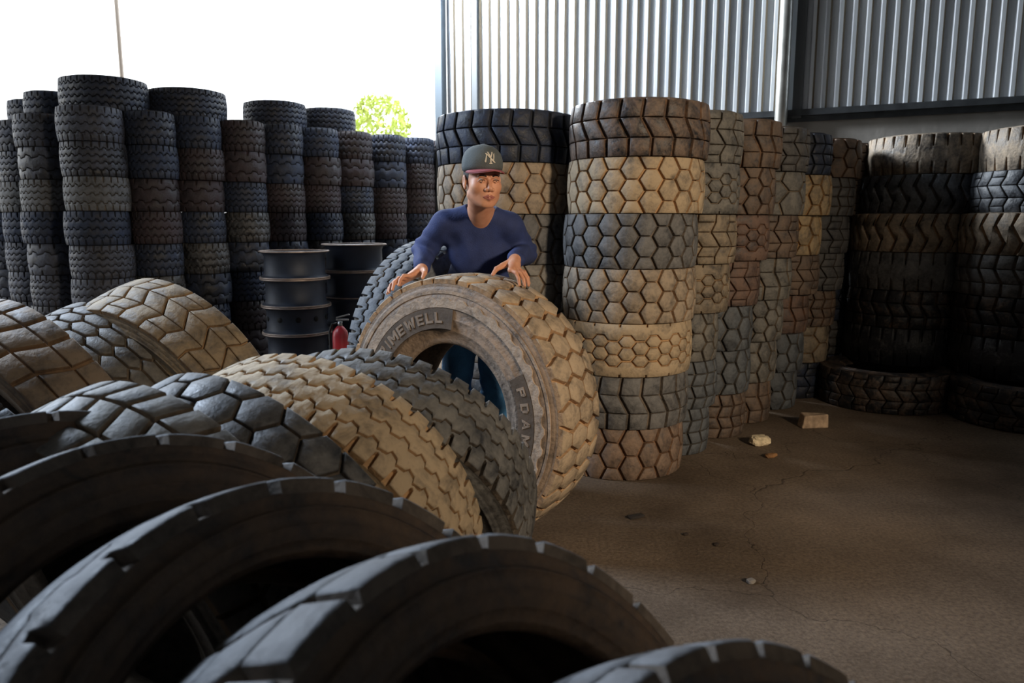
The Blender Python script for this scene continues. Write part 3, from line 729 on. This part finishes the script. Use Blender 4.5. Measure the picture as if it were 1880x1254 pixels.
F.cone(hp(0, .082, .006), hp(0, .103, -.032), .0070, .0115, .008)
for sx in (-1, 1):
    F.ell(hp(sx * .0145, .094, -.037), (.0095, .011, .0085), .005, HROT)
    F.ell(hp(sx * .0072, .1000, -.0470), (.0032, .005, .0028), .004, HROT, True)
    # lids
    for z0, z1, r in ((.0030, .0074, .0032), (-.0030, -.0066, .0028)):
        F.cone(hp(sx * .046, .0765, z0 * .2), hp(sx * .032, .0865, z1 * .78), r, r, .003); F.cone(hp(sx * .032, .0865, z1 * .78), hp(sx * .0185, .082, z0 * .1), r, r, .003)
    # ears
    F.ell(hp(sx * .0815, -.014, -.008), (.0075, .019, .031), .006, HROT); F.ell(hp(sx * .089, -.010, -.003), (.006, .010, .017), .005, HROT, True)
    F.ell(hp(sx * .080, -.004, -.034), (.006, .008, .009), .005, HROT)
F.cone(hp(-.021, .083, -.0655), hp(0, .0915, -.0635), .0055, .007, .005); F.cone(hp(.021, .083, -.0655), hp(0, .0915, -.0635), .0055, .007, .005)
F.cone(hp(-.018, .083, -.0745), hp(0, .0905, -.0765), .006, .0078, .005); F.cone(hp(.018, .083, -.0745), hp(0, .0905, -.0765), .006, .0078, .005)
F.cone(hp(-.025, .0905, -.0695), hp(.025, .0905, -.0695), .0012, .0012, .003, True)
# hands
def finger(kn, pip, dip, tip, r):
    F.cone(kn, pip, r * 1.08, r * 1.0, .004); F.cone(pip, dip, r * 1.0, r * .92, .003); F.cone(dip, tip, r * .92, r * .74, .003)
def hand(wr, kns, fins, thumb):
    for kn in kns: F.cone(wr, kn, .021, .0125, .012)
    for a, b in zip(kns, kns[1:]): F.cone(a, b, .0115, .0115, .006); F.cone(wr.lerp(a, .55), wr.lerp(b, .55), .0145, .0145, .01)
    for f in fins: finger(*f)
    F.cone(wr, thumb[0], .018, .014, .012); F.cone(thumb[0], thumb[1], .0135, .0115, .005); F.cone(thumb[1], thumb[2], .0112, .0082, .004)
k_ = []; f_ = []
for i, (tk, tt, L0, r) in enumerate(((63.6, 62.8, -.138, .0088), (61.4, 60.4, -.160, .0092), (59.2, 57.9, -.158, .0088), (57.1, 55.2, -.140, .0078))):
    kn = Sf(-.048, tk, .648 - i * .001); k_.append(kn); tip = Sf(L0, tt, .6105 if i in (0, 3) else .602)
    f_.append((kn, Sf(-.048 + (L0 + .048) * .42, tk - .4, .652), Sf(-.048 + (L0 + .048) * .76, (tk + tt) / 2 - .2, .634), tip, r))
hand(WR_L, k_, f_, (Sf(.012, 67.2, .650), Sf(-.022, 69.4, .634), Sf(-.050, 69.8, .6125)))
k_ = []; f_ = []
for i, (t0, t1, ln, r) in enumerate(((.048, .036, 6.6, .0088), (.069, .064, 7.6, .0092), (.090, .092, 7.8, .0088), (.110, .117, 6.6, .0078))):
    kn = Sf(t0, 108.0, .650); k_.append(kn)
    f_.append((kn, Sf(t0 + (t1 - t0) * .4, 108.0 + ln * .45, .650), Sf(t0 + (t1 - t0) * .8, 108.0 + ln * .78, .633), Sf(t1, 108.0 + ln, .6115), r))
hand(WR_R, k_, f_, (Sf(.085, 102.2, .648), Sf(.045, 101.8, .634), Sf(.012, 102.4, .6125)))
man = F.build('person', M_SKIN, relax=1)
tag(man, 'man in a navy long-sleeved shirt, jeans and grey cap leaning over a big tyre', 'person')
del F
def sheet_noise(Fd, amp, folds):
    g = [Fd.a[0][:, None, None], Fd.a[1][None, :, None], Fd.a[2][None, None, :]]
    for (kx, ky, kz, ph, c, rad, a) in folds:
        wgt = np.exp(-((g[0] - c[0]) ** 2 + (g[1] - c[1]) ** 2 + (g[2] - c[2]) ** 2) / (rad * rad))
        Fd.D += (a * amp * wgt * np.sin(kx * g[0] + ky * g[1] + kz * g[2] + ph + 1.3 * np.sin(9 * g[0] - 13 * g[2]))).astype(np.float32)
# shirt
F = Field(ax_((-.58, .20, .005)), ax_((3.40, 4.12, .0055)), ax_((.84, 1.60, .005)))
torso(F, .006); arms(F, .013, .025, .045)
F.ell((-.142, 3.625, 1.535), (.083, .105, .085), .006, sub=True)
F.cone((-.135, 3.57, 1.475), (-.125, 3.50, 1.475), .045, .05, .006, sub=True)
F.cut((0, 0, -1), -.87)
sheet_noise(F, .0052, [(60, 20, 95, 0, EL_L, .11, 1.2), (-70, 20, 90, 1, EL_R, .11, 1.2), (55, 0, 40, 2, (-.28, 3.66, 1.30), .10, 1), (-55, 0, 45, 0, (-.04, 3.66, 1.30), .10, 1),
    (28, 0, 34, 1, (-.16, 3.66, 1.18), .12, .5), (90, 0, 60, 1, Sf(.08, 64, .70), .09, .8), (60, 0, -80, 1, Sf(.18, 104, .70), .09, .8), (-38, 0, 30, .5, (-.12, 3.64, 1.35), .10, .3)])
shirt = F.build('shirt', plain('navy_cotton', (.020, .035, .125), .82, var=.18, vscale=18, bump=.25, bscale=160), man, 1)
F = Field(ax_((-.44, .06, .008)), ax_((3.76, 4.14, .008)), ax_((.07, 1.04, .008)))
F.ell((-.180, 3.93, .93), (.158, .108, .13), .04); legs(F, .014); F.cut((0, 0, 1), 1.0); F.cut((0, 0, -1), -.085)
sheet_noise(F, .007, [(40, 0, 70, 0, (-.29, 3.86, .50), .12, 1), (-40, 0, 70, 0, (-.09, 3.86, .50), .12, 1), (30, 0, 80, 0, (-.3, 3.98, .16), .14, 1.2), (-30, 0, 80, 0, (-.08, 3.98, .16), .14, 1.2), (40, 0, -50, 0, (-.18, 3.85, .8), .12, 1)])
F.build('jeans', plain('blue_denim', (.05, .19, .40), .85, var=.35, vscale=9, bump=.3, bscale=200), man, 1)
F = Field(ax_((-.42, .03, .007)), ax_((3.76, 4.14, .007)), ax_((0, .16, .007)))
for fx in (-.315, -.075): F.cone((fx, 4.06, .055), (fx, 3.86, .040), .048, .042, .02)
F.cut((0, 0, -1), -.004); F.build('shoes', plain('dark_shoe', (.03, .028, .025), .7), man, 1)
# lips, brows, eyes, hair
F = Field(*[ax_((hd_c[i] - .13, hd_c[i] + .13, .0016)) for i in range(3)])
F.cone(hp(-.025, .0860, -.0685), hp(-.005, .0938, -.0645), .0032, .0060, .002); F.cone(hp(.025, .0860, -.0685), hp(.005, .0938, -.0645), .0032, .0060, .002)
F.cone(hp(-.020, .0870, -.0725), hp(0, .0928, -.0765), .0038, .0068, .002); F.cone(hp(.020, .0870, -.0725), hp(0, .0928, -.0765), .0038, .0068, .002)
F.cone(hp(-.006, .0935, -.0655), hp(.006, .0935, -.0655), .0055, .0055, .003); F.cone(hp(-.018, .0905, -.0705), hp(.018, .0905, -.0705), .0030, .0030, .002)
F.build('lips', plain('lip_skin', (.34, .115, .09), .75), man, 0)
mb_d = plain('black_brow_hair', (.012, .009, .008), .7)
for sx in (-1, 1):
    b = MB(); b.tube([hp(sx * .014, .0885, .0195), hp(sx * .026, .0875, .0245), hp(sx * .038, .0815, .0235), hp(sx * .048, .0715, .0185)], [.0030, .0036, .0030, .0016], 8); o = b.build('eyebrow', mb_d); o.parent = man
me_w = plain('eye_white', (.42, .38, .34), .4); me_i = plain('dark_iris', (.012, .007, .005), .12)
def ball(s, c, r, n=14, m=0):
    prof = [(r * math.sin(math.pi * i / n), -r * math.cos(math.pi * i / n)) for i in range(n + 1)]
    s.lathe(prof, n * 2, m, True, c=c)
for sx in (-1, 1):
    e = MB(); ball(e, hp(sx * .0320, .0735, .0008), .0112); o = e.build('eye', me_w); o.parent = man
    gz = HM @ Vector((sx * -.001 + .0022, .0112, -.0032)).normalized()
    i_ = MB(); ball(i_, Vector(hp(sx * .0320, .0735, .0008)) + gz * .0052, .0070, 10); q = i_.build('iris', me_i); q.parent = o
for sx in (-1, 1):
    b = MB(); b.tube([hp(sx * .0165, .0845, .0000), hp(sx * .024, .0885, .0044), hp(sx * .033, .0885, .0054), hp(sx * .042, .0838, .0038), hp(sx * .0475, .0785, .0015)], [.0008, .0016, .0018, .0017, .0008], 8); o = b.build('eyelash', mb_d); o.parent = man
F = Field(*[ax_((hd_c[i] - .14, hd_c[i] + .14, .0028)) for i in range(3)])
F.ell(hp(0, -.020, .033), (.0805, .095, .094), .01, HROT); F.ell(hp(0, .075, -.02), (.12, .068, .13), .012, HROT, True); F.ell(hp(0, -.03, -.10), (.11, .11, .075), .01, HROT, True)
F.build('hair', plain('short_black_hair', (.014, .011, .010), .65, bump=.5, bscale=300), man, 1)
# cap
CM = HM.to_4x4(); CM.translation = hp(0, -.014, .060)
CT = CM @ Matrix.Rotation(R_(-3), 4, 'X')
prof = [(1.0, -.022), (1.03, -.002), (1.02, .018), (.975, .038), (.88, .057), (.71, .073), (.48, .084), (.22, .0895), (.0, .091)]
n = 48; v = []; f = []
for k in range(n):
    a = 2 * math.pi * k / n
    for r, z in prof:
        seam = 1 - .010 * math.exp(-((((a / (math.pi / 3)) + .5) % 1 - .5) * 9) ** 2)
        lift = .014 * max(0, math.sin(a)) if z < .03 else .004 * max(0, math.sin(a))
        v.append(CT @ Vector((.0845 * r * math.cos(a) * seam, .103 * r * math.sin(a) * seam, z + lift)))
K = len(prof)
for k in range(n):
    j = (k + 1) % n
    for q in range(K - 1): f.append((k * K + q, j * K + q, j * K + q + 1, k * K + q + 1))
cap = mesh_obj('cap', v, [q[::-1] for q in f], [plain('charcoal_cap_cloth', (.085, .098, .10), .85, bump=.3, bscale=220, var=.12, vscale=20)], man, smooth=True)
so = cap.modifiers.new('th', 'SOLIDIFY'); so.thickness = .003; so.offset = 1
v = []; f = []; nb = 24
for zo in (0, -.0045):
    for i in range(nb + 1):
        a = R_(14 + 152 * i / nb); c_, s_ = math.cos(a), math.sin(a)
        for q in range(6):
            t_ = q / 5; ext = .066 * (math.sin(math.pi * i / nb) ** .55)
            x = .0855 * c_ * (1 + .02 * t_); y = .103 * s_ + ext * t_
            v.append(CT @ Vector((x, y, zo - .002 - .012 * (c_ * c_) * 1.0 + .004 * t_ * 0 - .010 * t_ * abs(c_))))
st = 6; off = (nb + 1) * 6
for i in range(nb):
    for q in range(5):
        a, b, c, d = i * st + q, (i + 1) * st + q, (i + 1) * st + q + 1, i * st + q + 1
        f.append((a, d, c, b)); f.append((off + a, off + b, off + c, off + d))
    for q in (0, 5): a, b = i * st + q, (i + 1) * st + q; f.append((a, b, off + b, off + a))
brim = mesh_obj('brim', v, f, [plain('dusty_rose_cloth', (.36, .095, .105), .7, var=.12, vscale=30)], cap, smooth=True)
# crossed letters on the crown
def on_cap(x, z):   # x along the front of the cap, z up
    ang = math.pi / 2 - x / .095
    for (r0, z0), (r1, z1) in zip(prof, prof[1:]):
        if z0 <= z <= z1: r = r0 + (r1 - r0) * (z - z0) / (z1 - z0); break
    return CT @ Vector((.0845 * r * math.cos(ang) * 1.045, .103 * r * math.sin(ang) * 1.045, z + .006))
E_ = MB()
def bar(p, q, w0, w1, lift=0):
    p = (p[0] * 1.25, p[1] * 1.02 - .006); q = (q[0] * 1.25, q[1] * 1.02 - .006); w0 *= 1.15; w1 *= 1.15
    (x0, z0), (x1, z1) = p, q; dx, dz = x1 - x0, z1 - z0; l = math.hypot(dx, dz); nx_, nz_ = -dz / l, dx / l
    v = []; n_ = 5
    for i in range(n_ + 1):
        t = i / n_; w = w0 + (w1 - w0) * t; x, z = x0 + dx * t, z0 + dz * t
        for sgn in (-1, 1):
            a = on_cap(x + nx_ * w * sgn, z + nz_ * w * sgn); cc = CT @ Vector((0, 0, .03)); o = (a - cc).normalized()
            v += [a + o * (.0005 + lift), a + o * (.0022 + lift)]
    fs = []
    for i in range(n_):
        b = i * 4; fs += [(b + 1, b + 3, b + 7, b + 5), (b, b + 4, b + 6, b + 2), (b, b + 1, b + 5, b + 4), (b + 2, b + 6, b + 7, b + 3)]
    fs += [(0, 2, 3, 1), (n_ * 4, n_ * 4 + 1, n_ * 4 + 3, n_ * 4 + 2)]
    E_.add(v, fs)
# N strokes
bar((-.0185, .026), (-.0145, .054), .0028, .0020); bar((-.0195, .061), (-.0140, .055), .0013, .0020)
bar((-.0150, .060), (.0150, .027), .0022, .0026); bar((.0120, .034), (.0165, .056), .0016, .0026); bar((.0165, .056), (.0195, .061), .002, .0009)
bar((-.0215, .031), (-.0165, .026), .0010, .0022); bar((.0110, .030), (.0190, .024), .0012, .0018)
# Y strokes
bar((-.0085, .065), (.0015, .045), .0024, .0024, .0005); bar((.0105, .064), (.0015, .045), .0024, .0022, .0005); bar((.0015, .046), (.0010, .022), .0022, .0026, .0005)
bar((-.0050, .021), (.0070, .021), .0013, .0013, .0005); bar((-.0120, .0655), (-.0060, .0635), .0009, .0014, .0005); bar((.0070, .0625), (.0135, .066), .0014, .0009, .0005)
E_.build('emblem', plain('cream_embroidery', (.62, .56, .46), .7), cap)
for c in (shirt,): pass

# ---------------------------------------------------------------- rims, extinguisher, debris, things outside
M_RIM = plain('dark_rim_steel', (.014, .022, .042), .55, .2, var=.3, vscale=7)
M_LIP = plain('rusty_rim_lip', (.33, .27, .24), .45, .5, var=.35, vscale=16)
M_HOLE = plain('hand_hole_black', (.004, .004, .005), .9)
def wheel_rim(x, y, z0, r, h, label, flip, lipmat):
    root = empty('wheel_rim', (x, y, z0))
    b = MB(); pr = [(r * .97, .008), (r * .90, .016), (r * .885, .03), (r * .86, .045), (r * .85, h - .05), (r * .88, h - .035), (r * .90, h - .016), (r * .97, h - .008),
                    (r * .96, h - .014), (r * .87, h - .03), (r * .78, h - .09), (r * .78, .08), (r * .86, .03), (r * .96, .014)]
    b.lathe(pr, 56, 0, True, closed=True); b.build('barrel', M_RIM, root)
    for z in (.006, h - .006):
        l = MB(); l.lathe([(r * .955, z - .0058), (r * .99, z - .0058), (r * 1.005, z), (r * .99, z + .0058), (r * .955, z + .0058)], 56, 0, True, closed=True); l.build('rim_lip', lipmat, root)
    dz = h - .10 if flip else .10
    d = MB(); d.lathe([(r * .79, dz - .02), (r * .6, dz), (r * .35, dz + .01), (r * .30, dz - .01), (r * .6, dz - .015), (r * .79, dz - .035)], 56, 0, True, closed=True); d.build('disc', M_RIM, root)
    if not flip:
        for k in range(10):
            a = 2 * math.pi * k / 10; q = MB(); q.tube([(r * .845 * math.cos(a), r * .845 * math.sin(a), h * .55), (r * .862 * math.cos(a), r * .862 * math.sin(a), h * .55)], .024, 12); q.build('hand_hole', M_HOLE, root)
    tag(root, label, 'wheel rim', 'stacked wheel rims')
    return root
for i in range(5):
    wheel_rim(-1.88, 6.62, .236 * (4 - i), .297, .234, 'bare steel wheel rim, %s of the left rim stack beside the dark tyres' % nth(i), i != 2, M_LIP)
    wheel_rim(-1.46, 7.10, .2445 * (4 - i), .297, .243, 'bare steel wheel rim, %s of the right rim stack, behind the extinguisher' % nth(i), True, M_LIP if i < 2 else M_RIM)
ex = empty('fire_extinguisher', (-1.40, 6.15, 0)); M_RED = plain('red_enamel', (.42, .025, .035), .35)
b = MB(); b.lathe([(0, 0), (.060, 0), (.064, .01), (.064, .50), (.058, .54), (.035, .57), (.020, .585), (.0, .585)], 32); b.build('cylinder', M_RED, ex)
b = MB(); b.lathe([(.0655, .24), (.0655, .40)], 32); b.lathe([(.0657, .05), (.0657, .06)], 32); o = b.build('paper_label', plain('faded_green_label', (.20, .22, .09), .8), ex)
b = MB(); b.lathe([(0, .58), (.018, .58), (.018, .62), (0, .62)], 20); b.box((.02, 0, .635), (.10, .02, .012)); b.box((.025, 0, .665), (.11, .018, .01), Matrix.Rotation(-.25, 3, 'Y')); b.build('valve', plain('valve_metal', (.35, .35, .36), .35, .8), ex)
b = MB(); b.tube([(-.015, 0, .61), (-.06, -.01, .60), (-.082, -.015, .54), (-.080, -.015, .35), (-.074, -.015, .22)], .010, 10); b.build('hose', plain('black_hose', (.01, .01, .01), .6), ex)
tag(ex, 'red fire extinguisher with green label on the floor beside the wheel rims', 'fire extinguisher')

def rock(name, loc, size, seed, mat, label, cat, rot=0, flat=False):
    r = random.Random(seed); bm = MB(); n1, n2 = 9, 14; v = []; f = []
    for i in range(n1 + 1):
        for j in range(n2):
            a = math.pi * i / n1; b_ = 2 * math.pi * j / n2
            p = Vector((math.sin(a) * math.cos(b_), math.sin(a) * math.sin(b_), math.cos(a)))
            p = Vector([math.copysign(abs(c) ** .55, c) for c in p]) * (1 + r.uniform(-.08, .08))
            v.append((p.x * size[0] / 2, p.y * size[1] / 2, p.z * size[2] / 2 + size[2] * .46))
    for i in range(n1):
        for j in range(n2): k = (j + 1) % n2; f.append((i * n2 + j, (i + 1) * n2 + j, (i + 1) * n2 + k, i * n2 + k))
    o = mesh_obj(name, v, f, [mat]); o.location = loc; o.rotation_euler = (0, 0, rot); tag(o, label, cat); return o
M_BRICK = plain('broken_block', (.42, .30, .20), .9, bump=.8, bscale=40, var=.4, vscale=20)
o = MB(); s_ = [(-.10, -.045), (.095, -.05), (.105, .04), (-.09, .05)]
v = [(x, y, 0) for x, y in s_] + [(x * .88 + .012, y * .9 + .006, .085 + .012 * (i % 2)) for i, (x, y) in enumerate(s_)]
o.add(v, [(3, 2, 1, 0), (4, 5, 6, 7), (0, 1, 5, 4), (1, 2, 6, 5), (2, 3, 7, 6), (3, 0, 4, 7)]); o = o.build('brick_chunk', M_BRICK); o.location = (2.11, 5.20, 0); o.rotation_euler = (0, 0, R_(8))
bv = o.modifiers.new('b', 'BEVEL'); bv.width = .008; bv.segments = 2
tag(o, 'broken brown block lying on the floor in front of the dark gap', 'brick')
rock('stone', (1.60, 4.76, 0), (.13, .08, .065), 4, plain('pale_limestone', (.72, .60, .40), .9, bump=1, bscale=60, var=.35, vscale=25), 'pale rough stone on the floor beside the narrow stacks', 'stone', .2)
rock('wood_chip', (1.585, 4.50, 0), (.085, .035, .025), 9, plain('orange_brown_wood', (.26, .13, .05), .8, var=.4, vscale=30), 'small orange-brown chip on the floor in front of the pale stone', 'chip', .5)
rock('pebble', (.955, 2.86, 0), (.035, .028, .018), 11, plain('grey_pebble', (.22, .20, .18), .8), 'small grey pebble in the middle of the open floor', 'pebble', .5)
rock('rubber_scrap', (.605, 3.54, 0), (.09, .04, .014), 12, plain('black_scrap', (.025, .02, .018), .9), 'flat black rubber scrap on the floor right of the held tyre', 'scrap', .5)
rock('rubber_scrap', (.80, 3.33, 0), (.028, .018, .010), 13, plain('dark_scrap', (.03, .02, .015), .9), 'left one of two tiny dark scraps on the open floor', 'scrap', .5)
rock('rubber_scrap', (.912, 3.218, 0), (.030, .018, .010), 14, plain('dark_scrap_b', (.03, .02, .015), .9), 'right one of two tiny dark scraps on the open floor', 'scrap', .9)
# outside: thin pole and a sunlit bush beyond the open side
b = MB(); b.tube([(-5.35, 10.9, -.12), (-5.35, 10.9, 8)], .028, 12); po_ = b.build('pole', plain('pale_pole', (.55, .48, .42), .5)); tag(po_, 'thin pale upright pole outside, rising behind the rear left stacks', 'pole')
rr = random.Random(5); lf = MB()
for i in range(1300):
    a = rr.uniform(0, 6.28); u_ = rr.uniform(-1, 1); q = rr.uniform(.45, 1) ** .5
    c = Vector((math.cos(a) * math.sqrt(1 - u_ * u_) * .75, math.sin(a) * math.sqrt(1 - u_ * u_) * .9, u_ * .95)) * q + Vector((0, 0, 3.55))
    m_ = Euler((rr.uniform(0, 6), rr.uniform(0, 6), rr.uniform(0, 6))).to_matrix(); s0 = rr.uniform(.05, .10)
    lf.add([c + m_ @ Vector(p) for p in ((-s0, 0, 0), (0, -s0 * .45, .01), (s0, 0, 0), (0, s0 * .45, .01))], [(0, 1, 2, 3)])
bu = empty('bush', (-3.1, 18.5, -.12)); lf.build('foliage', plain('young_leaf', (.50, .60, .13), .6, var=.3, vscale=3), bu)
b = MB(); b.tube([(0, 0, 0), (.05, 0, 1.2), (0, .05, 3.4)], [.09, .07, .03], 8); b.build('stem', plain('bush_bark', (.2, .15, .1), .9), bu)
tag(bu, 'bright yellow-green bush outside, seen between the dark stacks and the wall', 'bush')
bpy.context.view_layer.update()
